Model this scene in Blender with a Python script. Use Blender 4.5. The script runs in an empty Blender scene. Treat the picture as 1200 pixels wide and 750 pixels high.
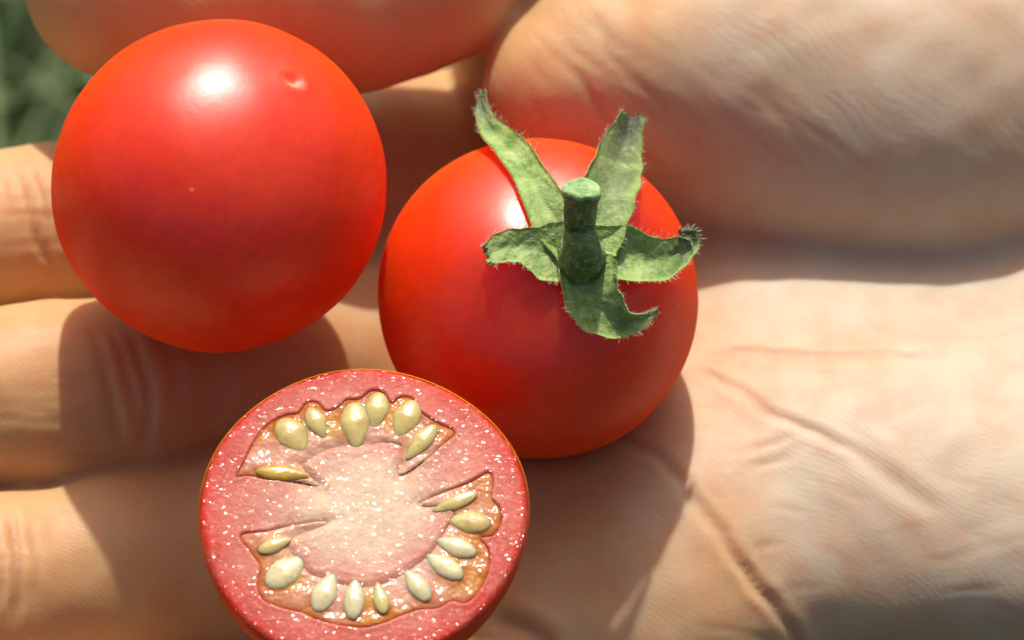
import bpy, math, random
import numpy as np
from mathutils import Vector, noise

# ------------------------------------------------------------------ camera, sky, sun, exposure
MM = 0.001                       # everything below is laid out in millimetres
scene = bpy.context.scene
col = scene.collection
CAM_ELEV, CAM_DIST = math.radians(50), 300.0
SUN_ELEV, SUN_AZ = math.radians(58), math.radians(1)     # sun beyond the hand, a touch to the left
ce, se = math.cos(CAM_ELEV), math.sin(CAM_ELEV)
C0 = np.array([0.0, 0.0, 10.0])
N = np.array([0.0, -ce, se]); U = np.array([0.0, se, ce]); R = np.array([1.0, 0.0, 0.0])
CAM = C0 + CAM_DIST * N

cam_data = bpy.data.cameras.new('camera')
cam = bpy.data.objects.new('camera', cam_data); col.objects.link(cam)
cam.location = CAM * MM
cam.rotation_euler = (math.pi / 2 - CAM_ELEV, 0, 0)
cam_data.sensor_width = 36; cam_data.lens = 108
cam_data.clip_start = 0.01; cam_data.clip_end = 50
cam_data.dof.use_dof = True
cam_data.dof.focus_distance = (CAM_DIST - 23) * MM
cam_data.dof.aperture_fstop = 30
scene.camera = cam

world = bpy.data.worlds.new('World'); scene.world = world; world.use_nodes = True
wn = world.node_tree
sky = wn.nodes.new('ShaderNodeTexSky'); sky.sky_type = 'NISHITA'; sky.sun_disc = False
sky.sun_elevation = SUN_ELEV; sky.sun_rotation = SUN_AZ
sky.air_density = 0.8; sky.dust_density = 7.0; sky.ozone_density = 0.3
wn.nodes['Background'].inputs['Strength'].default_value = 0.11
wn.links.new(sky.outputs[0], wn.nodes['Background'].inputs['Color'])

sun_data = bpy.data.lights.new('sun', 'SUN'); sun_data.energy = 4.3
sun_data.angle = math.radians(1.3); sun_data.color = (1.0, 0.945, 0.85)
sun = bpy.data.objects.new('sun', sun_data); col.objects.link(sun)
sdir = Vector((math.sin(SUN_AZ) * math.cos(SUN_ELEV), math.cos(SUN_AZ) * math.cos(SUN_ELEV), math.sin(SUN_ELEV)))
sun.rotation_euler = sdir.to_track_quat('Z', 'Y').to_euler()
sun.location = sdir * 2

vs = scene.view_settings
vs.view_transform = 'Standard'; vs.look = 'None'; vs.gamma = 1; vs.use_curve_mapping = False
vs.exposure = -0.1
scene.cycles.max_bounces = 7
scene.cycles.use_denoising = True

# ------------------------------------------------------------------ photo pixel -> place
def ray(px, py): return -N * CAM_DIST + R * (px - 600) / 12 + U * (375 - py) / 12
def at_z(px, py, z):             # on the horizontal plane at height z
    d = ray(px, py); return CAM + d * ((z - CAM[2]) / d[2])
def at_d(px, py, d):             # d mm nearer than the plane the camera is framed on
    return CAM + ray(px, py) * ((CAM_DIST - d) / CAM_DIST)
def to_px(V):
    q = V - CAM; dep = -(q @ N)
    return 600 + 12 * CAM_DIST * (q @ R) / dep, 375 - 12 * CAM_DIST * (q @ U) / dep, dep

# ------------------------------------------------------------------ node helpers
def mat(name):
    m = bpy.data.materials.new(name); m.use_nodes = True
    return m, m.node_tree, m.node_tree.nodes['Principled BSDF']
def nd(nt, kind, **kw):
    n = nt.nodes.new('ShaderNode' + kind)
    for k, v in kw.items():
        if k.startswith('i_'):
            key = k[2:]
            n.inputs[int(key) if key.isdigit() else key.replace('_', ' ')].default_value = v
        else: setattr(n, k, v)
    return n
def ramp(nt, fac, stops, interp='LINEAR'):
    r = nt.nodes.new('ShaderNodeValToRGB'); e = r.color_ramp.elements; r.color_ramp.interpolation = interp
    while len(e) < len(stops): e.new(0.5)
    for el, (p, c) in zip(e, stops): el.position = p; el.color = (*c, 1) if len(c) == 3 else c
    nt.links.new(fac, r.inputs[0]); return r.outputs[0]
def mixc(nt, fac, a, b, mode='MIX'):
    m = nt.nodes.new('ShaderNodeMix'); m.data_type = 'RGBA'; m.blend_type = mode
    for s, v in ((0, fac), (6, a), (7, b)):
        if hasattr(v, 'is_output'): nt.links.new(v, m.inputs[s])
        else: m.inputs[s].default_value = v if s == 0 else (*v, 1)
    return m.outputs[2]
def math_(nt, op, a, b=0.0):
    m = nt.nodes.new('ShaderNodeMath'); m.operation = op
    for s, v in ((0, a), (1, b)):
        if hasattr(v, 'is_output'): nt.links.new(v, m.inputs[s])
        else: m.inputs[s].default_value = v
    return m.outputs[0]
def noise_tex(nt, vec, scale, detail=3, rough=0.5, dist=0.0):
    n = nd(nt, 'TexNoise', i_Scale=scale, i_Detail=detail, i_Roughness=rough, i_Distortion=dist)
    nt.links.new(vec, n.inputs['Vector']); return n.outputs['Fac']
def mapping(nt, vec, rot=(0, 0, 0), scale=(1, 1, 1)):
    n = nd(nt, 'Mapping'); n.inputs['Rotation'].default_value = rot; n.inputs['Scale'].default_value = scale
    nt.links.new(vec, n.inputs['Vector']); return n.outputs[0]
def bump(nt, height, dist, strength=1.0, normal=None):
    b = nd(nt, 'Bump', i_Strength=strength, i_Distance=dist)
    nt.links.new(height, b.inputs['Height'])
    if normal is not None: nt.links.new(normal, b.inputs['Normal'])
    return b.outputs[0]
def attr(nt, name):
    return nd(nt, 'Attribute', attribute_name=name)
def objco(nt): return nd(nt, 'TexCoord').outputs['Object']

# ------------------------------------------------------------------ mesh helpers
def mesh_obj(name, verts, faces, material, parent=None, smooth=True, attrs=None, origin=None):
    """verts in mm; becomes ONE mesh object in metres, local to its parent"""
    V = np.asarray(verts, float)
    if origin is not None: V = V - np.asarray(origin)
    me = bpy.data.meshes.new(name)
    faces = faces.tolist() if isinstance(faces, np.ndarray) else faces
    me.from_pydata((V * MM).tolist(), [], faces)
    if smooth: me.polygons.foreach_set('use_smooth', [True] * len(me.polygons))
    for k, a in (attrs or {}).items():
        at = me.attributes.new(k, 'FLOAT', 'POINT'); at.data.foreach_set('value', np.asarray(a, np.float32))
    me.update(); me.materials.append(material)
    o = bpy.data.objects.new(name, me); col.objects.link(o)
    if parent is not None: o.parent = parent
    elif origin is not None: o.location = np.asarray(origin) * MM
    return o
def empty(name, loc):
    o = bpy.data.objects.new(name, None); col.objects.link(o)
    o.location = np.asarray(loc) * MM; o.empty_display_size = 0.01
    return o
def tag(o, label=None, category=None, group=None, kind=None):
    for k, v in (('label', label), ('category', category), ('group', group), ('kind', kind)):
        if v: o[k] = v
    return o
def fnoise(V, s, seed=0.0):
    off = Vector((seed, seed * 1.7, -seed))
    return np.array([noise.noise(Vector(v) * s + off) for v in V])

# ------------------------------------------------------------------ where the tomatoes lie
T1 = at_z(257, 219, 27.0);  R1 = 15.6
T2 = at_z(631, 349, 15.6);  R2 = 15.45
HC = at_z(425, 599, 21.5);  RH = 14.65
tilt = math.radians(80)                                   # the cut face looks up, leaning to the camera side
FN = np.array([0.0, -math.cos(tilt), math.sin(tilt)])
FX = np.array([1.0, 0.0, 0.0]); FY = np.cross(FN, FX)

# ------------------------------------------------------------------ the hand: a distance field, then a surface
H = 0.5
LO = np.array([-92.0, -74.0, -46.0]); HI = np.array([128.0, 66.0, 46.0])
DIM = np.ceil((HI - LO) / H).astype(int)
AX = [LO[i] + H * np.arange(DIM[i]) for i in range(3)]
FAR = 12.0
def smin(a, b, k):
    h = np.maximum(k - np.abs(a - b), 0) / k
    return np.minimum(a, b) - h * h * k * 0.25
def smax(a, b, k): return -smin(-a, -b, k)
def new_field(): return np.full(DIM, FAR, np.float32)
def box(lo, hi, pad=FAR):
    s = []
    for i in range(3):
        a = int(max(0, (lo[i] - pad - LO[i]) / H)); b = int(min(DIM[i], (hi[i] + pad - LO[i]) / H + 2))
        s.append(slice(a, max(a, b)))
    return tuple(s)
def grid(s):
    return [AX[i][s[i]].astype(np.float32).reshape([-1 if j == i else 1 for j in range(3)]) for i in range(3)]
def cone(F, a, ra, b, rb, k):                             # tapered capsule
    a = np.asarray(a); b = np.asarray(b); r = max(ra, rb)
    s = box(np.minimum(a, b) - r, np.maximum(a, b) + r)
    x, y, z = grid(s); ba = b - a
    t = np.clip(((x - a[0]) * ba[0] + (y - a[1]) * ba[1] + (z - a[2]) * ba[2]) / (ba @ ba), 0, 1)
    d = np.sqrt((x - a[0] - t * ba[0]) ** 2 + (y - a[1] - t * ba[1]) ** 2 + (z - a[2] - t * ba[2]) ** 2) - (ra + (rb - ra) * t)
    F[s] = smin(F[s], d, k)
def chain(F, pts, k=3.0):
    for (a, ra), (b, rb) in zip(pts, pts[1:]): cone(F, a, ra, b, rb, k)
def blob(F, c, rad, k, rot=0.0):                          # ellipsoid, turned by rot about z
    c = np.asarray(c); m = max(rad); s = box(c - m, c + m)
    x, y, z = grid(s); x = x - c[0]; y = y - c[1]; z = z - c[2]
    cr, sr = math.cos(rot), math.sin(rot)
    x, y = cr * x + sr * y, -sr * x + cr * y
    k0 = np.sqrt((x / rad[0]) ** 2 + (y / rad[1]) ** 2 + (z / rad[2]) ** 2) + 1e-6
    k1 = np.sqrt((x / rad[0] ** 2) ** 2 + (y / rad[1] ** 2) ** 2 + (z / rad[2] ** 2) ** 2) + 1e-6
    F[s] = smin(F[s], k0 * (k0 - 1) / k1, k)

fingers = new_field()
for pts in (
    # index, middle, ring, little finger: (px, py, height of the axis, radius) from the palm to the tip
    [(600, 190, -10, 10.5), (440, 190, -3.0, 9.6), (250, 226, 2.5, 9.0), (50, 270, 6.0, 8.2), (0, 279, 7, 7.9), (-240, 310, 14, 7.6), (-400, 330, 22, 6.4)],
    [(600, 400, -11, 11.0), (430, 425, -6.0, 9.8), (290, 446, -1.0, 9.5), (150, 464, 2.5, 9.2), (60, 470, 4.0, 9.35), (-230, 480, 10, 8.4), (-440, 480, 19, 7.0)],
    [(600, 590, -9, 10.5), (430, 625, -5, 9.6), (290, 645, -4.0, 9.2), (140, 668, -3.0, 8.9), (0, 690, -1.5, 8.8), (-240, 715, 4, 8.0), (-400, 725, 12, 6.7)],
    [(640, 800, -14, 10.0), (450, 855, -14, 8.4), (250, 900, -10, 7.8), (60, 930, -6, 7.2), (-120, 950, 1, 6.6), (-230, 955, 8, 5.6)]):
    f = new_field(); chain(f, [(at_z(px, py, z), r) for px, py, z, r in pts], 2.5)
    np.copyto(fingers, smin(fingers, f, 0.7))
del f

palm = new_field()
cone(palm, at_z(400, 300, -7), 8, at_z(520, 290, -8), 9, 5)
for a, b in (((600, 190, -11, 10.5), (1400, 330, -15, 12)), ((600, 400, -12, 11.2), (1420, 430, -15, 13)),
             ((600, 590, -12, 11.0), (1430, 540, -15, 13)), ((640, 780, -14, 10.5), (1420, 560, -22, 11))):
    cone(palm, at_z(*a[:3]), a[3], at_z(*b[:3]), b[3], 9)
chain(palm, [(at_z(1380, 420, -14), 17), (at_z(1600, 440, -13), 17), (at_z(2000, 450, -12), 19)], 10)
chain(palm, [(at_z(1380, 530, -17), 14), (at_z(1600, 530, -15), 15), (at_z(2000, 560, -12), 19)], 10)
cone(palm, at_z(870, 376, -6.6), 9.5, at_z(1260, 372, -8), 10, 7)                 # the roll of flesh along the thenar fold
blob(palm, at_z(1090, 580, -8), (42, 17, 11.5), 12, math.radians(-6))        # the heel on the little-finger side
blob(palm, at_z(720, 640, -8), (17, 12, 8), 11, math.radians(-55))          # pads under the fingers
blob(palm, at_z(560, 480, -8), (12, 12, 8), 6)
blob(palm, at_z(560, 720, -10), (13, 10, 9), 6)
blob(palm, at_z(900, 470, -8), (24, 12, 8), 11, math.radians(-25))
np.copyto(palm, smin(palm, fingers, 5.0)); del fingers

thumb = new_field()
chain(thumb, [(at_d(145, -22, -9), 10.0), (at_d(290, -24, -9), 10.6), (at_d(410, -24, -9), 10.6), (at_d(500, -44, -10), 9.4), (at_d(570, -110, -13), 9.0), (at_d(760, -150, -16), 12)], 4)
mound = new_field()
chain(mound, [(at_d(636, 104, -8), 5.6), (at_d(700, 88, -11), 9.5), (at_d(850, 86, -21), 16), (at_d(1080, 108, -28), 19.5), (at_d(1400, 146, -33), 19)], 5)
blob(mound, at_d(960, 124, -23), (22, 16, 14), 8, math.radians(-12))
np.copyto(mound, smin(mound, thumb, 2.0)); del thumb
cone(mound, at_d(760, -60, -22), 13, at_d(640, 60, -30), 10, 4)           # web between thumb and index finger
F = smin(palm, mound, 2.2); balance = palm - mound; del palm, mound
for c, r in ((T1, R1), (T2, R2), (HC, RH)):                               # soft flesh gives way under each tomato
    s = box(c - r, c + r, 6.0); x, y, z = grid(s)
    F[s] = smax(F[s], -(np.sqrt((x - c[0]) ** 2 + (y - c[1]) ** 2 + (z - c[2]) ** 2) - r - 0.12), 2.0)

def sample(F, V):
    g = (V - LO) / H; i = np.clip(np.floor(g).astype(int), 0, DIM - 2); f = g - i
    out = 0
    for a in (0, 1):
        for b in (0, 1):
            for c in (0, 1):
                w = (f[:, 0] if a else 1 - f[:, 0]) * (f[:, 1] if b else 1 - f[:, 1]) * (f[:, 2] if c else 1 - f[:, 2])
                out = out + w * F[i[:, 0] + a, i[:, 1] + b, i[:, 2] + c]
    return out
def gradient(F, V, e=0.5):
    return np.stack([(sample(F, V + d) - sample(F, V - d)) / (2 * e) for d in np.eye(3) * e], 1)
def surface_nets(F):
    S = F < 0
    n = DIM - 1
    cnt = np.zeros(n, np.int8)
    for a in (0, 1):
        for b in (0, 1):
            for c in (0, 1):
                cnt += S[a:a + n[0], b:b + n[1], c:c + n[2]]
    act = (cnt > 0) & (cnt < 8)
    idx = np.full(n, -1, np.int32); cells = np.argwhere(act); idx[act] = np.arange(len(cells))
    acc = np.zeros((len(cells), 3)); num = np.zeros(len(cells))
    corner = [(a, b, c) for a in (0, 1) for b in (0, 1) for c in (0, 1)]
    for p in corner:
        for ax in range(3):
            if p[ax]: continue
            q = list(p); q[ax] = 1
            i0 = cells + p; i1 = cells + q
            f0 = F[i0[:, 0], i0[:, 1], i0[:, 2]]; f1 = F[i1[:, 0], i1[:, 1], i1[:, 2]]
            m = (f0 < 0) != (f1 < 0)
            t = np.where(m, f0 / np.where(m, f0 - f1, 1), 0)
            pt = np.array(p, float)[None] + t[:, None] * (np.array(q) - np.array(p))[None]
            acc[m] += pt[m]; num[m] += 1
    V = LO + H * (cells + acc / num[:, None])
    quads = []
    for ax in range(3):
        b, c = (ax + 1) % 3, (ax + 2) % 3
        A = [slice(1, -1)] * 3; A[ax] = slice(0, -1); B = list(A); B[ax] = slice(1, None)
        s0, s1 = S[tuple(A)], S[tuple(B)]
        for inside, flip in ((s0 & ~s1, False), (~s0 & s1, True)):
            e = np.argwhere(inside); off = np.ones(3, int); off[ax] = 0; e = e + off
            q = []
            for db, dc in ((-1, -1), (0, -1), (0, 0), (-1, 0)):
                k = e.copy(); k[:, b] += db; k[:, c] += dc
                q.append(idx[k[:, 0], k[:, 1], k[:, 2]])
            q = np.stack(q, 1)
            quads.append(q[:, ::-1] if flip else q)
    return V, np.concatenate(quads)
HV, HQ = surface_nets(F)
for _ in range(2):
    f = sample(F, HV); g = gradient(F, HV); HV = HV - g * (f / np.maximum((g * g).sum(1), 0.2))[:, None] * 0.8
def laplace(V, Q, n, w=0.5):
    i = np.concatenate([Q[:, k] for k in range(4)]); j = np.concatenate([Q[:, (k + 1) % 4] for k in range(4)])
    deg = np.bincount(i, minlength=len(V)) + np.bincount(j, minlength=len(V))
    for _ in range(n):
        S = np.stack([np.bincount(i, V[j, c], len(V)) + np.bincount(j, V[i, c], len(V)) for c in range(3)], 1)
        V = V + w * (S / np.maximum(deg, 1)[:, None] - V)
    return V
HV = laplace(HV, HQ, 4)
HN = gradient(F, HV); HN /= np.linalg.norm(HN, axis=1)[:, None] + 1e-9

# lines of the skin: folds of the palm, joint creases, thenar wrinkles, laid on the finished surface
HPX, HPY, HDEP = to_px(HV)
facing = ((CAM - HV) * HN).sum(1) > 0
def on_skin(px, py):
    m = facing & (np.abs(HPX - px) < 7) & (np.abs(HPY - py) < 7)
    if not m.any(): return None
    k = np.where(m)[0]; return HV[k[np.argmin(HDEP[k])]]
disp = np.zeros(len(HV)); crease = np.zeros(len(HV))
def groove(pts, width, depth, red=1.0, fade=True):
    P = []
    for (x0, y0), (x1, y1) in zip(pts, pts[1:]):
        n = max(2, int(math.hypot(x1 - x0, y1 - y0) / 8))
        P += [on_skin(x0 + (x1 - x0) * i / n, y0 + (y1 - y0) * i / n) for i in range(n)]
    P = [p for p in P if p is not None]
    if len(P) < 3: return
    P = np.array(P)
    for _ in range(2): P[1:-1] = (P[:-2] + 2 * P[1:-1] + P[2:]) / 4
    keep = ((HV > P.min(0) - 4 * width) & (HV < P.max(0) + 4 * width)).all(1); k = np.where(keep)[0]
    best = np.full(len(k), 1e9); amp = np.zeros(len(k)); L = len(P) - 1
    for i in range(L):
        a, ba = P[i], P[i + 1] - P[i]
        if ba @ ba > 16: continue
        t = np.clip(((HV[k] - a) @ ba) / (ba @ ba + 1e-9), 0, 1)
        d = np.linalg.norm(HV[k] - a - t[:, None] * ba, axis=1); m = d < best
        best[m] = d[m]; u = (i + t[m]) / L
        amp[m] = np.clip(np.minimum(u, 1 - u) * 5 + 0.15, 0, 1) if fade else 1.0
    g = np.exp(-(best / width) ** 2) * amp
    disp[k] += depth * (-g + 0.35 * np.exp(-((best - 2.1 * width) / (1.1 * width)) ** 2) * amp)
    crease[k] = np.maximum(crease[k], red * np.exp(-(best / (width * 1.1)) ** 2) * amp)
rng = random.Random(4)
groove([(800, 416), (880, 408), (960, 415), (1040, 411), (1130, 420)], 0.45, 0.3, 0.15)
groove([(806, 424), (860, 450), (900, 478), (960, 505), (1020, 535)], 0.42, 0.34, 0.7)
groove([(1000, 520), (1060, 570), (1110, 600)], 0.9, 0.25, 0.3)
groove([(700, 495), (760, 525), (800, 556), (850, 620), (890, 685), (940, 752), (960, 790)], 0.5, 0.42, 0.8, False)
groove([(860, 640), (900, 690), (930, 725)], 0.5, 0.35, 0.6)
groove([(575, 715), (620, 735), (660, 762)], 0.9, 0.8, 0.8)
groove([(145, 372), (165, 410), (178, 450), (178, 490), (170, 540)], 0.5, 0.45, 0.8)      # middle finger joint
groove([(128, 372), (150, 420), (163, 470), (165, 520)], 0.45, 0.4, 0.7)
groove([(112, 375), (128, 430), (138, 490), (142, 540)], 0.5, 0.25, 0.5)
groove([(190, 375), (212, 430), (214, 490)], 0.6, 0.2, 0.4)
groove([(30, 195), (44, 240), (52, 290), (70, 330)], 0.45, 0.45, 0.8)                      # index finger joint
groove([(48, 195), (62, 230), (66, 270)], 0.4, 0.3, 0.6)
groove([(15, 200), (26, 240), (34, 280)], 0.4, 0.25, 0.5)
groove([(10, 590), (24, 640), (26, 700), (16, 748)], 0.5, 0.4, 0.8)                        # ring finger joint
groove([(-10, 590), (4, 650), (6, 720)], 0.45, 0.35, 0.7)
groove([(36, 600), (46, 650), (44, 720)], 0.45, 0.2, 0.5)
for k in range(26):                                                                        # thenar wrinkles, slanting
    x = rng.uniform(600, 940); y = rng.uniform(0, 130) + max(0, (x - 690)) * 0.16
    L = rng.uniform(50, 150); a = math.radians(rng.uniform(38, 56))
    pts = [(x + math.cos(a) * L * t + rng.uniform(-2, 2), y + math.sin(a) * L * t * (1 - 0.12 * t)) for t in (0, 0.33, 0.66, 1)]
    groove(pts, rng.uniform(0.28, 0.42), rng.uniform(0.03, 0.09), rng.uniform(0.2, 0.6))
for pts in ([(668, 190), (720, 240), (770, 285), (830, 318)], [(655, 60), (690, 120), (740, 175), (800, 215)], [(690, 20), (740, 90), (810, 160)]):
    groove(pts, 0.4, 0.16, 0.7)
for k in range(16):                                                                        # faint lines along the fingers
    y = rng.uniform(380, 560) if k % 2 else rng.uniform(200, 350); x = rng.uniform(-20, 60)
    groove([(x, y), (x + rng.uniform(25, 70), y + rng.uniform(-5, 5)), (x + 110, y + rng.uniform(-9, 6))], 0.3, rng.uniform(0.04, 0.12), 0.35)
for k in range(60):                                                                        # a web of faint lines over the palm
    x = rng.uniform(780, 1180); y = rng.uniform(345, 740); L = rng.uniform(30, 110); a = math.radians(rng.choice([25, 40, -15, 60]) + rng.uniform(-14, 14))
    groove([(x + math.cos(a) * L * t + rng.uniform(-3, 3), y + math.sin(a) * L * t + rng.uniform(-3, 3)) for t in (0, 0.5, 1)], 0.3, rng.uniform(0.03, 0.11), rng.uniform(0.1, 0.4))
ridged = 1 - np.clip((sample(balance, HV) + 1.0) / 4.0, 0, 1); del balance       # friction ridges: palm and fingers, not the thenar side
lump = np.sin(HV[:, 0] * 0.9 + 1.3 * np.sin(HV[:, 1] * 0.37)) * np.sin(HV[:, 1] * 0.8 + 1.1 * np.sin(HV[:, 0] * 0.31 + 2)) * np.sin(HV[:, 2] * 0.7 + HV[:, 0] * 0.2)
lump += 0.8 * np.sin(HV[:, 0] * 0.43 + 2 * np.sin(HV[:, 1] * 0.21)) * np.sin(HV[:, 1] * 0.47 + HV[:, 2] * 0.5)
near = np.min([np.linalg.norm(HV - c, axis=1) - r for c, r in ((T1, R1), (T2, R2), (HC, RH))], axis=0)
disp += 0.08 * lump * np.clip(near / 2.5, 0, 1)
disp = np.minimum(disp, np.maximum(near - 0.05, 0))
HV = laplace(HV + HN * disp[:, None], HQ, 2, 0.4)

def skin_material():
    m, nt, b = mat('skin')
    co = objco(nt)
    big = noise_tex(nt, co, 60, 3, 0.5)
    mid = noise_tex(nt, co, 260, 4, 0.6)
    base = ramp(nt, big, [(0.3, (0.55, 0.40, 0.275)), (0.5, (0.575, 0.455, 0.335)), (0.7, (0.58, 0.475, 0.355))])
    sx = nd(nt, 'SeparateXYZ'); nt.links.new(co, sx.inputs[0])
    warm = ramp(nt, math_(nt, 'ADD', math_(nt, 'MULTIPLY', sx.outputs[0], 9.0), math_(nt, 'MULTIPLY', big, 0.6)), [(0.08, (1, 1, 1)), (0.40, (0, 0, 0))])  # ochre fingers; spread over mid-palm as shadow tone put into the colour
    base = mixc(nt, math_(nt, 'MULTIPLY', warm, 0.85), base, (0.60, 0.335, 0.135))
    blot = ramp(nt, mid, [(0.35, (1.0, 0.86, 0.80)), (0.55, (1, 1, 1)), (0.75, (1.0, 1.02, 0.98))])
    c = mixc(nt, 0.8, base, blot, 'MULTIPLY')
    cr = attr(nt, 'crease').outputs['Fac']
    c = mixc(nt, math_(nt, 'MULTIPLY', cr, 0.45), c, (0.50, 0.20, 0.10))
    nt.links.new(c, b.inputs['Base Color'])
    b.inputs['Subsurface Weight'].default_value = 0.75
    b.inputs['Subsurface Radius'].default_value = (1.0, 0.36, 0.16)
    b.inputs['Subsurface Scale'].default_value = 0.0038
    b.inputs['Roughness'].default_value = 0.52
    b.inputs['Specular IOR Level'].default_value = 0.38
    # friction ridges: fine wavering parallel lines
    warp = nd(nt, 'TexNoise', i_Scale=75.0, i_Detail=1.5)
    nt.links.new(co, warp.inputs['Vector'])
    sc = nd(nt, 'VectorMath', operation='SCALE'); sc.inputs['Scale'].default_value = 0.0065
    nt.links.new(warp.outputs['Color'], sc.inputs[0])
    ad = nd(nt, 'VectorMath', operation='ADD'); nt.links.new(co, ad.inputs[0]); nt.links.new(sc.outputs[0], ad.inputs[1])
    w1 = nd(nt, 'TexWave', wave_type='BANDS', bands_direction='Y', i_Scale=640.0, i_Distortion=0.0)
    nt.links.new(mapping(nt, ad.outputs[0], rot=(0, 0, 0.5)), w1.inputs['Vector'])
    w2 = nd(nt, 'TexWave', wave_type='BANDS', bands_direction='Y', i_Scale=300.0, i_Distortion=3.0, i_Detail=2.0)
    w2.inputs['Detail Scale'].default_value = 3
    nt.links.new(mapping(nt, ad.outputs[0], rot=(0, 0, -0.25)), w2.inputs['Vector'])
    vo = nd(nt, 'TexVoronoi', feature='DISTANCE_TO_EDGE', i_Scale=1100.0)
    nt.links.new(mapping(nt, ad.outputs[0], scale=(0.55, 1, 1)), vo.inputs['Vector'])
    fine = noise_tex(nt, co, 2600, 2, 0.6)
    # broken slanting wrinkles of the thenar side
    dt = nd(nt, 'VectorMath', operation='DOT_PRODUCT'); nt.links.new(ad.outputs[0], dt.inputs[0]); dt.inputs[1].default_value = (0.67, 0.57, 0.48)
    ph = math_(nt, 'ADD', math_(nt, 'MULTIPLY', dt.outputs['Value'], 2900.0), math_(nt, 'MULTIPLY', noise_tex(nt, co, 140, 3), 9.0))
    wr = math_(nt, 'POWER', math_(nt, 'ABSOLUTE', math_(nt, 'SINE', ph)), 0.45)
    along = noise_tex(nt, mapping(nt, co, rot=(0, 0, 0.75), scale=(0.35, 1, 1)), 170, 3, 0.6)
    gate = math_(nt, 'MULTIPLY', math_(nt, 'SUBTRACT', 1.0, attr(nt, 'ridged').outputs['Fac']), ramp(nt, along, [(0.42, (0, 0, 0)), (0.62, (1, 1, 1))]))
    wr = math_(nt, 'MULTIPLY', wr, gate)
    n = bump(nt, math_(nt, 'MULTIPLY', w1.outputs['Fac'], math_(nt, 'MULTIPLY', attr(nt, 'ridged').outputs['Fac'], ramp(nt, noise_tex(nt, co, 95, 2), [(0.38, (0.1, 0.1, 0.1)), (0.62, (1, 1, 1))]))), 0.00002, 0.55)
    n = bump(nt, w2.outputs['Fac'], 0.00002, 0.12, n)
    n = bump(nt, ramp(nt, vo.outputs['Distance'], [(0, (0, 0, 0)), (0.12, (1, 1, 1))]), 0.00002, 0.35, n)
    n = bump(nt, wr, 0.00005, 0.6, n)
    n = bump(nt, fine, 0.000055, 0.6, n)
    n = bump(nt, mid, 0.0002, 0.2, n)
    nt.links.new(n, b.inputs['Normal'])
    return m
SKIN = skin_material()
hand_origin = at_z(900, 480, 0)
hand = mesh_obj('hand', HV, HQ, SKIN, origin=hand_origin, attrs={'crease': np.clip(crease, 0, 1), 'ridged': ridged})
tag(hand, 'open bare palm-up hand with thumb folded over, holding the three tomato pieces', 'hand')
del F

# ------------------------------------------------------------------ whole tomatoes
def tomato_skin_material(name, seed, scar=None):
    m, nt, b = mat(name)
    co = objco(nt); v = mapping(nt, co); v.node.inputs['Location'].default_value = (seed, seed * 2, 0)
    big = noise_tex(nt, v, 70, 2, 0.5)
    c = ramp(nt, big, [(0.3, (0.76, 0.026, 0.001)), (0.6, (0.82, 0.042, 0.001)), (0.8, (0.84, 0.062, 0.002))])
    sp = nd(nt, 'TexVoronoi', i_Scale=330.0); nt.links.new(v, sp.inputs['Vector'])
    size = noise_tex(nt, v, 420, 0)
    dots = math_(nt, 'LESS_THAN', sp.outputs['Distance'], math_(nt, 'MULTIPLY', math_(nt, 'SUBTRACT', size, 0.60), 0.32))
    c = mixc(nt, math_(nt, 'MULTIPLY', dots, 0.55), c, (0.75, 0.42, 0.16))
    mot = noise_tex(nt, v, 900, 3, 0.6)
    c = mixc(nt, 0.5, c, ramp(nt, mot, [(0.35, (0.86, 0.8, 0.8)), (0.65, (1.08, 1.2, 1.1))]), 'MULTIPLY')
    if scar is not None:
        a = attr(nt, 'scar').outputs['Fac']
        c = mixc(nt, a, c, (0.62, 0.36, 0.20))
    nt.links.new(c, b.inputs['Base Color'])
    b.inputs['Subsurface Weight'].default_value = 1.0
    b.inputs['Subsurface Radius'].default_value = (1, 0.10, 0.03); b.inputs['Subsurface Scale'].default_value = 0.016
    b.inputs['Roughness'].default_value = 0.5
    b.inputs['Specular IOR Level'].default_value = 0.0
    gl = nd(nt, 'BsdfGlossy', i_Roughness=0.385); mx = nd(nt, 'MixShader', i_0=0.085)
    nt.links.new(b.outputs[0], mx.inputs[1]); nt.links.new(gl.outputs[0], mx.inputs[2]); nt.links.new(mx.outputs[0], nt.nodes['Material Output'].inputs['Surface'])
    n = bump(nt, noise_tex(nt, v, 1500, 2, 0.5), 0.00004, 0.35)
    n = bump(nt, noise_tex(nt, v, 160, 2, 0.5), 0.0004, 0.25, n)
    nt.links.new(n, b.inputs['Normal']); nt.links.new(n, gl.inputs['Normal'])
    return m
def sphere_mesh(n=96):
    V, Fc = [(0, 0, 1)], []
    for i in range(1, n):
        t = math.pi * i / n
        for j in range(2 * n):
            p = math.pi * j / n
            V.append((math.sin(t) * math.cos(p), math.sin(t) * math.sin(p), math.cos(t)))
    V.append((0, 0, -1)); m = 2 * n
    for j in range(m): Fc.append((0, 1 + j, 1 + (j + 1) % m))
    for i in range(n - 2):
        for j in range(m):
            a = 1 + i * m + j; b = 1 + i * m + (j + 1) % m
            Fc.append((a, a + m, b + m, b))
    last = len(V) - 1; s = 1 + (n - 2) * m
    for j in range(m): Fc.append((last, s + (j + 1) % m, s + j))
    return np.array(V), Fc
def frame(z):
    z = np.asarray(z) / np.linalg.norm(z); x = np.cross((0.3, 1, 0.2), z); x /= np.linalg.norm(x)
    return np.stack([x, np.cross(z, x), z])               # rows: local axes
SV, SF = sphere_mesh()

def on_ball(px, py, c, r):                                 # where the pixel's ray meets a ball
    d = ray(px, py); d = d / np.linalg.norm(d); oc = CAM - c; bq = oc @ d
    return CAM + d * (-bq - math.sqrt(max(0, bq * bq - (oc @ oc - r * r))))

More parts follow.
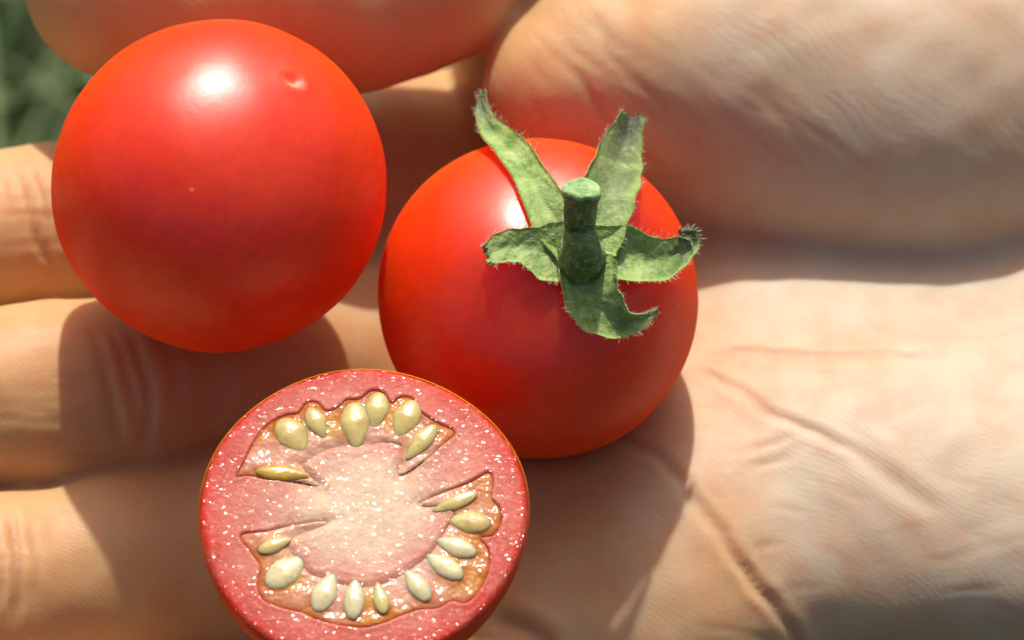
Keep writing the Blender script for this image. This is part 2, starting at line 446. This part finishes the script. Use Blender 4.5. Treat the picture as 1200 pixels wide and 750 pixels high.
t1 = empty('cherry_tomato', T1 - np.array([0, 0, R1]))
tag(t1, 'whole red cherry tomato without a stalk, resting on the fingers under the thumb', 'tomato', 'cherry tomatoes in the hand')
pole = on_ball(344, 94, T1, R1) - T1
A = frame(pole)
rad = R1 * (1 + 0.022 * fnoise(SV, 1.1, 3.0) + 0.006 * fnoise(SV, 3.0, 5.0))
ang = np.arccos(np.clip(SV[:, 2], -1, 1)); azi = np.arctan2(SV[:, 1], SV[:, 0])
arc = ang * R1
wob = 1 + 0.25 * np.sin(azi * 2 + 1)
rad = rad - 0.38 * np.exp(-(arc / (0.62 * wob)) ** 2) + 0.12 * np.exp(-((arc - 1.2) / 0.5) ** 2)
scar = np.exp(-((arc - 0.55) / (0.38 * wob)) ** 2) * (0.45 + 0.45 * np.sin(azi + 2.6))
V = (SV * rad[:, None]) @ A
mesh_obj('fruit', V + np.array([0, 0, R1]), SF, tomato_skin_material('tomato_skin', 0.3, True), t1, attrs={'scar': np.clip(scar, 0, 1)})

t2 = empty('cherry_tomato', T2 - np.array([0, 0, R2]))
tag(t2, 'whole red cherry tomato with green five-pointed calyx and cut stalk, on the palm', 'tomato', 'cherry tomatoes in the hand')
stalk_base = on_ball(682, 300, T2, R2); A = frame(stalk_base - T2)
rad = R2 * (1 + 0.010 * fnoise(SV, 1.4, 8.0))
ang = np.arccos(np.clip(SV[:, 2], -1, 1)); azi = np.arctan2(SV[:, 1], SV[:, 0])
rad = rad * (1 + 0.03 * np.exp(-(ang / 0.95) ** 2) * np.cos(3 * (azi - 1.2)) * np.minimum(ang / 0.35, 1)) - 0.8 * np.exp(-(ang * R2 / 3.2) ** 2)
mesh_obj('fruit', (SV * rad[:, None] * np.array([1, 1, 0.92])) @ A + np.array([0, 0, R2]), SF, tomato_skin_material('tomato_skin_stalked', 1.7), t2)

# calyx -------------------------------------------------------------
def green_material(name, light, dark, tipcol):
    m, nt, b = mat(name)
    co = objco(nt)
    n1 = noise_tex(nt, co, 420, 4, 0.65, 0.4); n2 = noise_tex(nt, co, 1700, 3, 0.6)
    c = mixc(nt, ramp(nt, n1, [(0.36, (0, 0, 0)), (0.66, (1, 1, 1))]), dark, light)
    c = mixc(nt, math_(nt, 'MULTIPLY', ramp(nt, n2, [(0.5, (0, 0, 0)), (0.75, (1, 1, 1))]), 0.55), c, (0.50, 0.56, 0.36))
    dry = attr(nt, 'dry').outputs['Fac']
    dn = math_(nt, 'MULTIPLY', dry, ramp(nt, noise_tex(nt, co, 520, 3, 0.7), [(0.36, (0.35, 0.35, 0.35)), (0.5, (1, 1, 1))]))
    c = mixc(nt, dn, c, tipcol)
    rim = attr(nt, 'rim').outputs['Fac']
    c = mixc(nt, math_(nt, 'MULTIPLY', rim, 0.5), c, (0.36, 0.50, 0.10))
    nt.links.new(c, b.inputs['Base Color'])
    b.inputs['Roughness'].default_value = 0.62
    b.inputs['Subsurface Weight'].default_value = 0.25
    b.inputs['Subsurface Radius'].default_value = (0.4, 0.7, 0.15); b.inputs['Subsurface Scale'].default_value = 0.001
    n = bump(nt, n1, 0.0004, 0.8); n = bump(nt, n2, 0.00018, 0.9, n)
    nt.links.new(n, b.inputs['Normal'])
    return m
SEPAL = green_material('sepal_green', (0.37, 0.49, 0.16), (0.15, 0.27, 0.05), (0.03, 0.028, 0.018))
STALK = green_material('stalk_green', (0.13, 0.24, 0.055), (0.055, 0.13, 0.02), (0.05, 0.06, 0.03))
CUT = green_material('stalk_cut', (0.40, 0.56, 0.27), (0.14, 0.30, 0.08), (0.2, 0.3, 0.1))
m_, nt_, b_ = mat('plant_hair'); b_.inputs['Base Color'].default_value = (0.72, 0.74, 0.6, 1); b_.inputs['Roughness'].default_value = 0.5
HAIR = m_

A2 = A
def fruit_level(p):
    q = (A2 @ (p - T2)) / np.array([1, 1, 0.92]); l = np.linalg.norm(q); d = q / l; an = math.acos(max(-1, min(1, d[2])))
    return l - R2 * (1 + 0.03 * math.exp(-(an / 0.95) ** 2) * math.cos(3 * (math.atan2(d[1], d[0]) - 1.2)) * min(an / 0.35, 1)) + 0.8 * math.exp(-(an * R2 / 3.2) ** 2)
def on_fruit(px, py, lift):
    d = ray(px, py); d = d / np.linalg.norm(d); t0 = np.linalg.norm(on_ball(px, py, T2, R2 + 1.5) - CAM)
    for i in range(400):
        p = CAM + d * (t0 + i * 0.05)
        if fruit_level(p) < lift: return p
    return on_ball(px, py, T2, R2) + (on_ball(px, py, T2, R2) - T2) / R2 * lift
def interp(P, n):
    P = np.asarray(P, float); t = np.linspace(0, len(P) - 1, n); out = []
    for u in t:                                            # Catmull-Rom
        i = min(int(u), len(P) - 2); f = u - i
        p0 = P[max(i - 1, 0)]; p1 = P[i]; p2 = P[i + 1]; p3 = P[min(i + 2, len(P) - 1)]
        out.append(0.5 * (2 * p1 + (p2 - p0) * f + (2 * p0 - 5 * p1 + 4 * p2 - p3) * f * f + (3 * p1 - p0 - 3 * p2 + p3) * f ** 3))
    return np.array(out)
T2BASE = T2 - np.array([0, 0, R2])
def tuft(verts, faces, p, d, L, r, rg):
    d = d / np.linalg.norm(d); a = np.cross(d, (0.31, 0.7, 0.64)); a /= np.linalg.norm(a); b2 = np.cross(d, a)
    bend = np.array([rg.uniform(-1, 1) for _ in range(3)]) * 0.35 * L; k = len(verts)
    for q in range(3): verts.append(p + r * (a * math.cos(q * 2.1) + b2 * math.sin(q * 2.1)))
    for q in range(3): verts.append(p + d * L * 0.55 + bend * 0.3 + 0.7 * r * (a * math.cos(q * 2.1) + b2 * math.sin(q * 2.1)))
    verts.append(p + d * L + bend)
    for q in range(3):
        w = (q + 1) % 3; faces.append((k + q, k + w, k + 3 + w, k + 3 + q)); faces.append((k + 3 + q, k + 3 + w, k + 6))
def sepal(spine, widths, fold, dry_from, dry_amt, seed, blunt=False, side=0.0):
    """spine: (px, py, lift above the fruit or, if tuple of 4, absolute depth d)"""
    pts = []
    for s in spine:
        pts.append(on_fruit(s[0], s[1], s[2] + 0.25) if len(s) == 3 else at_d(s[0], s[1], s[3]))
    n, mW = 44, 13
    S = interp(pts, n); Wd = interp([[w, 0, 0] for w in widths], n)[:, 0]
    T = np.gradient(S, axis=0); T /= np.linalg.norm(T, axis=1)[:, None]
    V, dry, rim = [], [], []
    rg = random.Random(seed); ph = [rg.uniform(0, 6.3) for _ in range(6)]
    for i in range(n):
        out = S[i] - T2; out /= np.linalg.norm(out)
        out = out * 0.75 + N * 0.35; B = np.cross(T[i], out); B /= np.linalg.norm(B); up = np.cross(B, T[i])
        cs, sn = math.cos(side * i / n), math.sin(side * i / n); B, up = B * cs + up * sn, up * cs - B * sn
        t = i / (n - 1)
        for j in range(mW):
            s = 2 * j / (mW - 1) - 1
            w = Wd[i] / 24 * (1 + 0.07 * math.sin(t * 11 + ph[0] + (2 if s > 0 else 0)) + 0.03 * math.sin(t * 39 + ph[1] + 3 * s))
            h = fold * w * (abs(s) ** 1.5 - 0.15) + 0.16 * math.sin(t * 12 + 3 * s + ph[2]) * abs(s) + 0.05 * math.sin(t * 40 + 9 * s + ph[3]) - 0.10 * math.exp(-(s * 5) ** 2)
            e = 0.0
            if blunt and i == n - 1: e = rg.uniform(-0.55, 0.45)
            V.append(S[i] + B * s * w + up * h + T[i] * e)
            dry.append(np.clip((t - dry_from) / max(1e-3, 1 - dry_from), 0, 1) ** 0.7 * dry_amt); rim.append(abs(s) ** 6)
    V = np.array(V); nrm = np.zeros_like(V)
    G = V.reshape(n, mW, 3); gu = np.gradient(G, axis=0); gv = np.gradient(G, axis=1)
    nrm = np.cross(gu, gv).reshape(-1, 3); nrm /= np.linalg.norm(nrm, axis=1)[:, None] + 1e-9
    if (nrm * (V - T2)).sum() < 0: nrm = -nrm; flip = True
    else: flip = False
    th = 0.28 * (1 - 0.55 * np.array(rim))[:, None]
    top = V + nrm * th * 0.5; bot = V - nrm * th * 0.5; off = n * mW; Fc = []
    for i in range(n - 1):
        for j in range(mW - 1):
            a = i * mW + j; q = (a, a + 1, a + mW + 1, a + mW)
            Fc.append(q if flip else q[::-1]); Fc.append(tuple(k + off for k in (q[::-1] if flip else q)))
    edge = [i * mW for i in range(n)] + [(n - 1) * mW + j for j in range(1, mW)] + [i * mW + mW - 1 for i in range(n - 2, -1, -1)] + [j for j in range(mW - 2, 0, -1)]
    for a, b2 in zip(edge, edge[1:] + edge[:1]): Fc.append((a, b2, b2 + off, a + off) if not flip else (b2, a, a + off, b2 + off))
    o = mesh_obj('sepal', np.concatenate([top, bot]) - T2BASE, Fc, SEPAL, t2, attrs={'dry': dry * 2, 'rim': rim * 2})
    hv, hf = [], []
    for _ in range(200):
        i = rg.randrange(3, n); j = rg.choice([0, 0, mW - 1, mW - 1, rg.randrange(mW)]); k = i * mW + j
        side_dir = (G[i, j] - G[i, mW // 2]); L2 = np.linalg.norm(side_dir)
        dvec = nrm[k] * rg.uniform(0.3, 1.0) + (side_dir / L2 if L2 > 1e-6 else 0) * rg.uniform(0.2, 1.1) + np.array([rg.uniform(-.5, .5) for _ in range(3)])
        tuft(hv, hf, V[k] - T2BASE, dvec, rg.uniform(0.25, 0.75) * (1.6 if rg.random() < 0.08 else 1), 0.022, rg)
    h = mesh_obj('hair', hv, hf, HAIR, o); h['kind'] = 'stuff'
    return o
sepal([(676, 292, 0.3), (648, 255, 0.25), (624, 215, 0.4), (600, 180, 0, 12.2), (576, 152, 0, 8.5), (566, 128, 0, 6.5), (567, 106, 0, 5.5)],
      [54, 54, 40, 36, 27, 16, 5], 0.45, 0.6, 1.0, 1)
sepal([(688, 290, 0.2), (704, 246, 0.7), (718, 205, 1.0), (730, 170, 0, 9.6), (740, 136, 0, 7.5)], [60, 70, 58, 44, 28], 0.4, 0.15, 1.0, 2, True)
sepal([(690, 300, 0.2), (730, 300, 0.5), (765, 304, 0.9), (792, 297, 1.2), (808, 287, 1.6), (810, 277, 2.0), (797, 273, 2.6)],
      [58, 64, 50, 34, 22, 16, 8], 0.4, 0.35, 1.0, 3)
sepal([(682, 308, 0.3), (690, 340, 0.25), (704, 362, 0.4), (724, 377, 0.7), (748, 375, 1.0), (770, 364, 1.1)], [62, 66, 56, 36, 20, 7], 0.55, 0.95, 0.4, 4, False, -0.35)
sepal([(674, 302, 0.3), (645, 296, 0.25), (615, 290, 0.3), (590, 291, 0.6), (570, 301, 1.0)], [56, 66, 44, 34, 24], 0.25, 0.7, 0.15, 5, True)
# stalk: a short curved stem with a slightly flared, freshly cut end
sp = interp([stalk_base - (stalk_base - T2) * 0.06, on_ball(681, 292, T2, R2 + 1.2), at_d(679, 268, 20.8), at_d(680, 245, 22.3), at_d(682, 222, 23.4)], 26)
rr = np.interp(np.linspace(0, 1, 26), [0, 0.1, 0.25, 0.5, 0.85, 0.95, 1], [2.4, 2.15, 1.75, 1.42, 1.5, 1.75, 1.7])
V, Fc, n = [], [], 28
tg = np.gradient(sp, axis=0); tg /= np.linalg.norm(tg, axis=1)[:, None]
for i in range(26):
    a = np.cross(tg[i], (1, 0.1, 0)); a /= np.linalg.norm(a); b2 = np.cross(tg[i], a)
    for j in range(n):
        q = 2 * math.pi * j / n
        V.append(sp[i] + rr[i] * (1 + 0.06 * math.sin(3 * q + i * 0.1) + 0.03 * math.sin(7 * q + i * 0.4)) * (a * math.cos(q) + b2 * math.sin(q)))
for i in range(25):
    for j in range(n): Fc.append((i * n + j, i * n + (j + 1) % n, (i + 1) * n + (j + 1) % n, (i + 1) * n + j))
stalk = mesh_obj('stalk', np.array(V) - T2BASE, Fc, STALK, t2, attrs={'dry': np.zeros(len(V)), 'rim': np.zeros(len(V))})
V, Fc = [], []
prof = [(1.0, -0.30), (1.03, 0.0), (0.98, 0.22), (0.86, 0.30), (0.72, 0.20), (0.62, 0.10), (0.52, 0.22), (0.42, 0.24), (0.32, 0.10), (0.18, 0.02), (0.02, 0.0)]
for f, h in prof:
    for j in range(n):
        q = 2 * math.pi * j / n
        V.append(sp[-1] + tg[-1] * (h + 0.05 * math.sin(5 * q + 9 * f)) + 1.73 * f * (1 + 0.06 * math.sin(3 * q + 2.5)) * (a * math.cos(q) + b2 * math.sin(q)))
for i in range(len(prof) - 1):
    for j in range(n): Fc.append((i * n + j, i * n + (j + 1) % n, (i + 1) * n + (j + 1) % n, (i + 1) * n + j))
Fc.append([(len(prof) - 1) * n + j for j in range(n)])
mesh_obj('cut_end', np.array(V) - T2BASE, Fc, CUT, stalk, attrs={'dry': np.zeros(len(V)), 'rim': np.zeros(len(V))})
hv, hf = [], []; rg = random.Random(9)
for _ in range(160):
    i = rg.randrange(3, 25); q = rg.uniform(0, 6.3); a = np.cross(tg[i], (1, 0.1, 0)); a /= np.linalg.norm(a); b2 = np.cross(tg[i], a)
    dvec = a * math.cos(q) + b2 * math.sin(q); tuft(hv, hf, sp[i] + dvec * rr[i] * 0.97 - T2BASE, dvec + tg[i] * rg.uniform(-.3, .5), rg.uniform(0.2, 0.5), 0.02, rg)
mesh_obj('hair', hv, hf, HAIR, stalk)['kind'] = 'stuff'

# ------------------------------------------------------------------ the cut half
half = empty('tomato_half', HC - FN * RH)
tag(half, 'cherry tomato half lying cut side up, pale wet flesh and seeds showing', 'tomato', None)
HB = HC - FN * RH
def face_xy(px, py):
    d = ray(px, py); p = CAM + d * (((HC - CAM) @ FN) / (d @ FN)) - HC
    return p @ FX, p @ FY
CP = lambda x, y: face_xy(200 + 0.4531 * x, 410 + 0.4531 * y)      # pixel of the enlarged view of the cut face
def to_w(L):                                                       # face coordinates -> local mm under the Empty
    L = np.asarray(L); return HC + L[:, :1] * FX + L[:, 1:2] * FY + L[:, 2:3] * FN - HB
LOC1 = [CP(*p) for p in [(168, 330), (190, 290), (215, 240), (245, 200), (290, 172), (330, 165), (352, 138), (380, 138), (402, 160), (432, 150), (455, 130), (490, 128), (520, 106), (552, 114), (572, 140),
        (592, 124), (625, 126), (645, 160), (690, 190), (735, 214), (705, 245), (660, 285), (592, 325), (575, 300), (600, 255), (560, 240), (520, 245), (490, 262), (450, 262), (405, 262), (360, 290), (345, 300), (398, 350), (330, 343), (250, 338), (200, 326)]]
LOC2 = [CP(*p) for p in [(645, 396), (700, 372), (770, 345), (822, 318), (834, 345), (830, 385), (850, 410), (854, 445), (836, 478), (800, 488), (822, 520), (822, 570), (800, 620), (765, 655), (725, 650), (690, 668),
        (640, 672), (590, 690), (555, 705), (500, 718), (440, 712), (385, 700), (340, 680), (290, 668), (240, 648), (226, 610), (232, 560), (205, 520), (182, 480), (250, 470), (320, 455), (405, 445), (380, 480), (320, 500), (350, 540), (365, 580), (420, 575),
        (470, 590), (520, 588), (570, 580), (620, 555), (665, 530), (690, 500), (715, 460), (735, 425), (700, 405), (660, 405)]]
LOC1 = interp([(*p, 0) for p in LOC1 + LOC1[:1]], 150)[:-1, :2]; LOC2 = interp([(*p, 0) for p in LOC2 + LOC2[:1]], 190)[:-1, :2]
def poly_sd(X, Y, poly):                                           # signed distance, negative inside
    P = np.array(poly); d2 = np.full(X.shape, 1e9); inside = np.zeros(X.shape, bool)
    for (x0, y0), (x1, y1) in zip(P, np.roll(P, -1, 0)):
        ex, ey = x1 - x0, y1 - y0; t = np.clip(((X - x0) * ex + (Y - y0) * ey) / (ex * ex + ey * ey + 1e-9), 0, 1)
        d2 = np.minimum(d2, (X - x0 - t * ex) ** 2 + (Y - y0 - t * ey) ** 2)
        c = (y0 > Y) != (y1 > Y); inside ^= c & (X < ex * (Y - y0) / (ey if abs(ey) > 1e-9 else 1e-9) + x0)
    return np.where(inside, -1, 1) * np.sqrt(d2)
def near_septum(X, Y):                                               # along the two partition walls the chambers run in to the core
    a = np.degrees(np.arctan2(Y - CP(490, 430)[1], X - CP(490, 430)[0])); w = 0
    for c in (46, 13, 148, -170): w = np.maximum(w, np.exp(-(((a - c + 180) % 360 - 180) / 11) ** 2))
    return w
nr, na = 120, 420
rs = np.linspace(0.004, 1, nr); th = np.linspace(0, 2 * np.pi, na, endpoint=False)
RR, TT = np.meshgrid(rs, th, indexing='ij')
rimr = RH * 0.985 * (1 + 0.008 * np.sin(3 * TT + 1) + 0.005 * np.sin(5 * TT))
X = RR * rimr * np.cos(TT); Y = RR * rimr * np.sin(TT)
sd1, sd2 = poly_sd(X, Y, LOC1), poly_sd(X, Y, LOC2); sd = np.minimum(sd1, sd2)
rc = np.hypot(X - CP(490, 430)[0], Y - CP(490, 430)[1]); sept = near_septum(X, Y); pit = 1 / (1 + np.exp((sd + 0.08) / (0.05 + 0.5 * np.clip((8.0 - rc) / 2.5, 0, 1)))) * np.maximum(np.clip((rc - 6.4) / 2.2, 0, 1), 0.8 * sept)
hgt = 0.28 * np.sqrt(np.maximum(1 - RR ** 2, 0)) + 0.10 * np.sin(X * 0.7 + 1) * np.sin(Y * 0.6) - 1.0 * pit + 0.05 * np.exp(-((sd - 0.25) / 0.22) ** 2)
hgt -= 0.30 * np.clip((RR - 0.965) / 0.035, 0, 1) ** 2
L = np.stack([X, Y, hgt], -1).reshape(-1, 3)
idx = np.arange(nr * na).reshape(nr, na)
Q = np.stack([idx[:-1], idx[1:], np.roll(idx, -1, 1)[1:], np.roll(idx, -1, 1)[:-1]], -1).reshape(-1, 4)
Qf = Q.tolist() + [idx[0].tolist()]
def flesh_material():
    m, nt, b = mat('tomato_flesh'); co = objco(nt)
    r = attr(nt, 'radial').outputs['Fac']; n1 = noise_tex(nt, co, 300, 4, 0.6)
    rr_ = math_(nt, 'ADD', r, math_(nt, 'MULTIPLY', math_(nt, 'SUBTRACT', n1, 0.5), 0.38))
    c = ramp(nt, rr_, [(0.0, (0.66, 0.53, 0.38)), (0.28, (0.62, 0.44, 0.31)), (0.50, (0.57, 0.26, 0.185)), (0.75, (0.54, 0.155, 0.11)), (0.95, (0.52, 0.07, 0.045)), (1.0, (0.55, 0.03, 0.01))])
    n2 = noise_tex(nt, mapping(nt, co, scale=(1, 1.0, 1)), 1300, 3, 0.6)
    c = mixc(nt, 0.7, c, ramp(nt, n2, [(0.3, (0.88, 0.78, 0.76)), (0.7, (1.12, 1.16, 1.16))]), 'MULTIPLY')
    pv = attr(nt, 'pit').outputs['Fac']
    c = mixc(nt, math_(nt, 'MULTIPLY', pv, 0.7), c, (0.62, 0.20, 0.07))
    nt.links.new(c, b.inputs['Base Color'])
    b.inputs['Subsurface Weight'].default_value = 0.5; b.inputs['Subsurface Radius'].default_value = (1, 0.35, 0.2); b.inputs['Subsurface Scale'].default_value = 0.0022
    b.inputs['Roughness'].default_value = 0.5; b.inputs['Specular IOR Level'].default_value = 0.2
    b.inputs['Coat Weight'].default_value = 1.0; b.inputs['Coat Roughness'].default_value = 0.19
    n = bump(nt, noise_tex(nt, co, 1500, 3, 0.65), 0.0002, 0.6); nt.links.new(n, b.inputs['Normal'])
    # wet cells: each one a tiny facet tilted its own way, some of which catch the sun
    v = nd(nt, 'TexVoronoi', i_Scale=5600.0); nt.links.new(mapping(nt, co, scale=(0.6, 1, 1)), v.inputs['Vector'])
    sub = nd(nt, 'VectorMath', operation='SUBTRACT'); nt.links.new(v.outputs['Color'], sub.inputs[0]); sub.inputs[1].default_value = (0.5, 0.5, 0.5)
    sc = nd(nt, 'VectorMath', operation='SCALE'); sc.inputs['Scale'].default_value = 1.45; nt.links.new(sub.outputs[0], sc.inputs[0])
    ad = nd(nt, 'VectorMath', operation='ADD'); nt.links.new(n, ad.inputs[0]); nt.links.new(sc.outputs[0], ad.inputs[1])
    no = nd(nt, 'VectorMath', operation='NORMALIZE'); nt.links.new(ad.outputs[0], no.inputs[0]); nt.links.new(no.outputs[0], b.inputs['Coat Normal'])
    return m
mesh_obj('flesh', to_w(L), Qf, flesh_material(), half, attrs={'radial': RR.ravel(), 'pit': pit.ravel()})
# skin of the half: the lower hemisphere, its rim rolled over the edge of the cut
nv = 64; ph = np.linspace(0, 1, nv); V = []
for i in range(nv):
    a = ph[i] * math.pi / 2
    rr_ = RH * math.cos(a) * (1 + 0.008 * np.sin(3 * th + 1) + 0.005 * np.sin(5 * th)) if i else rimr[-1] * 1.0
    z = np.full(na, -RH * math.sin(a)) if i else np.full(na, -0.28)
    V.append(np.stack([rr_ * np.cos(th), rr_ * np.sin(th), z if i != 1 else z * 0 - 0.55], -1))
V = np.array(V).reshape(-1, 3); idx2 = np.arange(nv * na).reshape(nv, na)
Q2 = np.stack([idx2[:-1], idx2[1:], np.roll(idx2, -1, 1)[1:], np.roll(idx2, -1, 1)[:-1]], -1).reshape(-1, 4)
mesh_obj('skin', to_w(V), Q2, tomato_skin_material('tomato_skin_half', 3.1), half)

# seeds: (enlarged-view px, length mm, width mm, whiteness: glints put into the colour)
seeds = [((318, 225), 3.6, 2.5, .2), ((378, 192), 2.8, 1.6, .2), ((478, 195), 3.9, 2.5, .5), ((532, 160), 3.2, 2.0, .4), ((608, 182), 3.5, 2.2, .4), ((648, 242), 3.6, 1.5, .3),
         ((290, 322), 4.0, 1.3, 0), ((735, 398), 3.6, 1.2, .3), ((772, 448), 3.2, 1.9, .2), ((738, 512), 3.2, 1.6, .9), ((708, 562), 3.3, 1.7, .8), ((638, 612), 3.0, 1.6, .7),
         ((543, 645), 2.6, 1.2, .3), ((475, 645), 3.4, 1.6, .7), ((400, 628), 3.4, 1.9, .6), ((298, 575), 3.6, 2.4, 1.0), ((270, 508), 2.6, 1.2, .3)]
cxy = np.array(CP(490, 420))
spos = np.array([CP(*s[0]) for s in seeds])
# gel: one glistening mass in each seed chamber, swollen round the seeds
def gel_material():
    m, nt, b = mat('tomato_gel'); co = objco(nt)
    n1 = noise_tex(nt, co, 230, 2, 0.5, 0.5)
    c = ramp(nt, n1, [(0.32, (0.60, 0.33, 0.25)), (0.48, (0.58, 0.28, 0.17)), (0.58, (0.54, 0.24, 0.06)), (0.72, (0.55, 0.30, 0.06))])
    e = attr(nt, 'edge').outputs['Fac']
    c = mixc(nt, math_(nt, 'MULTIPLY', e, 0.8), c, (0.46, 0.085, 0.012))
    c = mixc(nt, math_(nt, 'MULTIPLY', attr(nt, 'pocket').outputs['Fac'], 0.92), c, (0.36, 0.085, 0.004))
    s = attr(nt, 'inner').outputs['Fac']
    c = mixc(nt, math_(nt, 'MULTIPLY', s, 0.65), c, (0.62, 0.38, 0.29))
    nt.links.new(c, b.inputs['Base Color'])
    b.inputs['Subsurface Weight'].default_value = 0.3; b.inputs['Subsurface Radius'].default_value = (1, 0.4, 0.1); b.inputs['Subsurface Scale'].default_value = 0.0015
    b.inputs['Roughness'].default_value = 0.07; b.inputs['Specular IOR Level'].default_value = 0.5
    n = bump(nt, noise_tex(nt, co, 620, 2, 0.5), 0.0009, 0.6); nt.links.new(n, b.inputs['Normal'])
    return m
GEL = gel_material()
def seed_axes(i):
    d = cxy - spos[i]
    if i == 6: d = np.array([1.0, -0.08])
    if i == 7: d = np.array([-1.0, -0.45])
    d = d / np.linalg.norm(d); return d, np.array([-d[1], d[0]])
st = 0.16; gx = np.arange(-RH, RH, st); GX, GY = np.meshgrid(gx, gx, indexing='ij')
for poly in (LOC1, LOC2):
    s = poly_sd(GX, GY, poly); lvl = -0.03 - 0.05 * np.exp(s / 0.25)     # meniscus: lower by the walls
    near_seed = np.full(GX.shape, 9.0); pocket = np.zeros(GX.shape)
    for i, (p, ln, wd, wh) in enumerate(seeds):
        d, e = seed_axes(i); ux = (GX - spos[i, 0]) * d[0] + (GY - spos[i, 1]) * d[1]; uy = (GX - spos[i, 0]) * e[0] + (GY - spos[i, 1]) * e[1]
        q = (ux + 0.35) ** 2 / (ln * 0.62) ** 2 + uy ** 2 / (wd * 0.68) ** 2
        lvl = np.maximum(lvl, -0.40 + 0.62 * np.sqrt(np.maximum(1 - q, 0))); near_seed = np.minimum(near_seed, q)
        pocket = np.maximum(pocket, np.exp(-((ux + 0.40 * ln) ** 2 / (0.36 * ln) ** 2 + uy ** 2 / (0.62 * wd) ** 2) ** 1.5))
    lvl = lvl - 0.6 * np.clip((s - 0.02) / 0.2, 0, 1)
    lvl = lvl - 0.6 * np.clip((7.7 - np.hypot(GX - cxy[0], GY - cxy[1])) / 1.8, 0, 1) * (1 - near_septum(GX, GY))
    lvl = lvl + 0.28 * np.sqrt(np.maximum(1 - (GX ** 2 + GY ** 2) / RH ** 2, 0))
    sel = s < 0.18; kk = np.full(GX.shape, -1); kk[sel] = np.arange(sel.sum())
    Vg = np.stack([GX[sel], GY[sel], lvl[sel]], 1)
    quad = np.stack([kk[:-1, :-1], kk[1:, :-1], kk[1:, 1:], kk[:-1, 1:]], -1).reshape(-1, 4); quad = quad[(quad >= 0).all(1)]
    Vg = laplace(Vg, quad, 2, 0.5)
    rr_ = np.hypot(GX - cxy[0], GY - cxy[1])[sel]
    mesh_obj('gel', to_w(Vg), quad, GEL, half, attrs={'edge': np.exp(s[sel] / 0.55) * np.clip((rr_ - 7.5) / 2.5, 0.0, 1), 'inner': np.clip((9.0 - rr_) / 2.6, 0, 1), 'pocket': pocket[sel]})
def seed_material(name, base):
    m, nt, b = mat(name); co = objco(nt)
    c = ramp(nt, noise_tex(nt, co, 700, 3, 0.6), [(0.3, tuple(0.72 * x for x in base)), (0.65, base)]); nt.links.new(c, b.inputs['Base Color'])
    b.inputs['Subsurface Weight'].default_value = 0.9; b.inputs['Subsurface Radius'].default_value = (1, 0.7, 0.3); b.inputs['Subsurface Scale'].default_value = 0.0022
    b.inputs['Roughness'].default_value = 0.25; b.inputs['Coat Weight'].default_value = 0.8; b.inputs['Coat Roughness'].default_value = 0.05
    nt.links.new(bump(nt, noise_tex(nt, co, 900, 2), 0.0003, 0.3), b.inputs['Normal'])
    return m
SEEDM = [seed_material('seed_amber', (0.60, 0.36, 0.05)), seed_material('seed_cream', (0.66, 0.50, 0.19)), seed_material('seed_glint', (0.74, 0.62, 0.36))]  # last one: white wet glints painted into the seed colour
uv, uf = sphere_mesh(14)
for i, (p, ln, wd, wh) in enumerate(seeds):
    d, e = seed_axes(i); x = uv[:, 0]; taper = 1 - 0.42 * np.clip(x, -0.2, 1) ** 1.0 * (x > -0.2)
    lx = x * ln * 0.60; ly = uv[:, 1] * wd * 0.58 * taper; lz = uv[:, 2] * wd * 0.24 * taper
    Lp = np.stack([spos[i, 0] + d[0] * lx + e[0] * ly, spos[i, 1] + d[1] * lx + e[1] * ly, 0.54 - 0.21 * wd + lz - 0.05 * x], 1)
    mesh_obj('seed', to_w(Lp), uf, SEEDM[0 if wh < 0.1 else (1 if wh < 0.55 else 2)], half)

# ------------------------------------------------------------------ the grass far below, out of focus
GZ = -420.0
m, nt, b = mat('soil'); co = objco(nt)
nt.links.new(ramp(nt, noise_tex(nt, co, 9, 4), [(0.35, (0.035, 0.05, 0.018)), (0.65, (0.075, 0.10, 0.035))]), b.inputs['Base Color']); b.inputs['Roughness'].default_value = 0.95
g = 4000.0
ground = mesh_obj('ground', [(-g, -g, GZ), (g, -g, GZ), (g, g, GZ), (-g, g, GZ)], [(0, 1, 2, 3)], m, smooth=False); ground['kind'] = 'structure'
m, nt, b = mat('grass_blade'); co = objco(nt)
nt.links.new(ramp(nt, noise_tex(nt, co, 14, 2), [(0.35, (0.10, 0.16, 0.055)), (0.65, (0.24, 0.32, 0.14))]), b.inputs['Base Color']); b.inputs['Roughness'].default_value = 0.6
rg = random.Random(21); V, Fc = [], []
for _ in range(9000):
    x, y = rg.uniform(-700, 500), rg.uniform(-150, 900)
    if noise.noise(Vector((x * 0.012, y * 0.012, 3))) < -0.22: continue
    L_, w, a = rg.uniform(50, 130), rg.uniform(2, 4.5), rg.uniform(0, 6.28); k = len(V); ln = rg.uniform(0.2, 0.9)
    for t in (0, 0.5, 1):
        c = np.array([x + math.cos(a) * L_ * ln * t * t, y + math.sin(a) * L_ * ln * t * t, GZ + L_ * t * (1 - 0.3 * ln * t)])
        s_ = np.array([-math.sin(a), math.cos(a), 0]) * w * (1 - t * 0.92); V += [c - s_, c + s_]
    Fc += [(k, k + 1, k + 3, k + 2), (k + 2, k + 3, k + 5, k + 4)]
grass = mesh_obj('grass', V, Fc, m, smooth=False)
tag(grass, 'blurred green grass on the ground far below the hand', 'grass', kind='stuff')
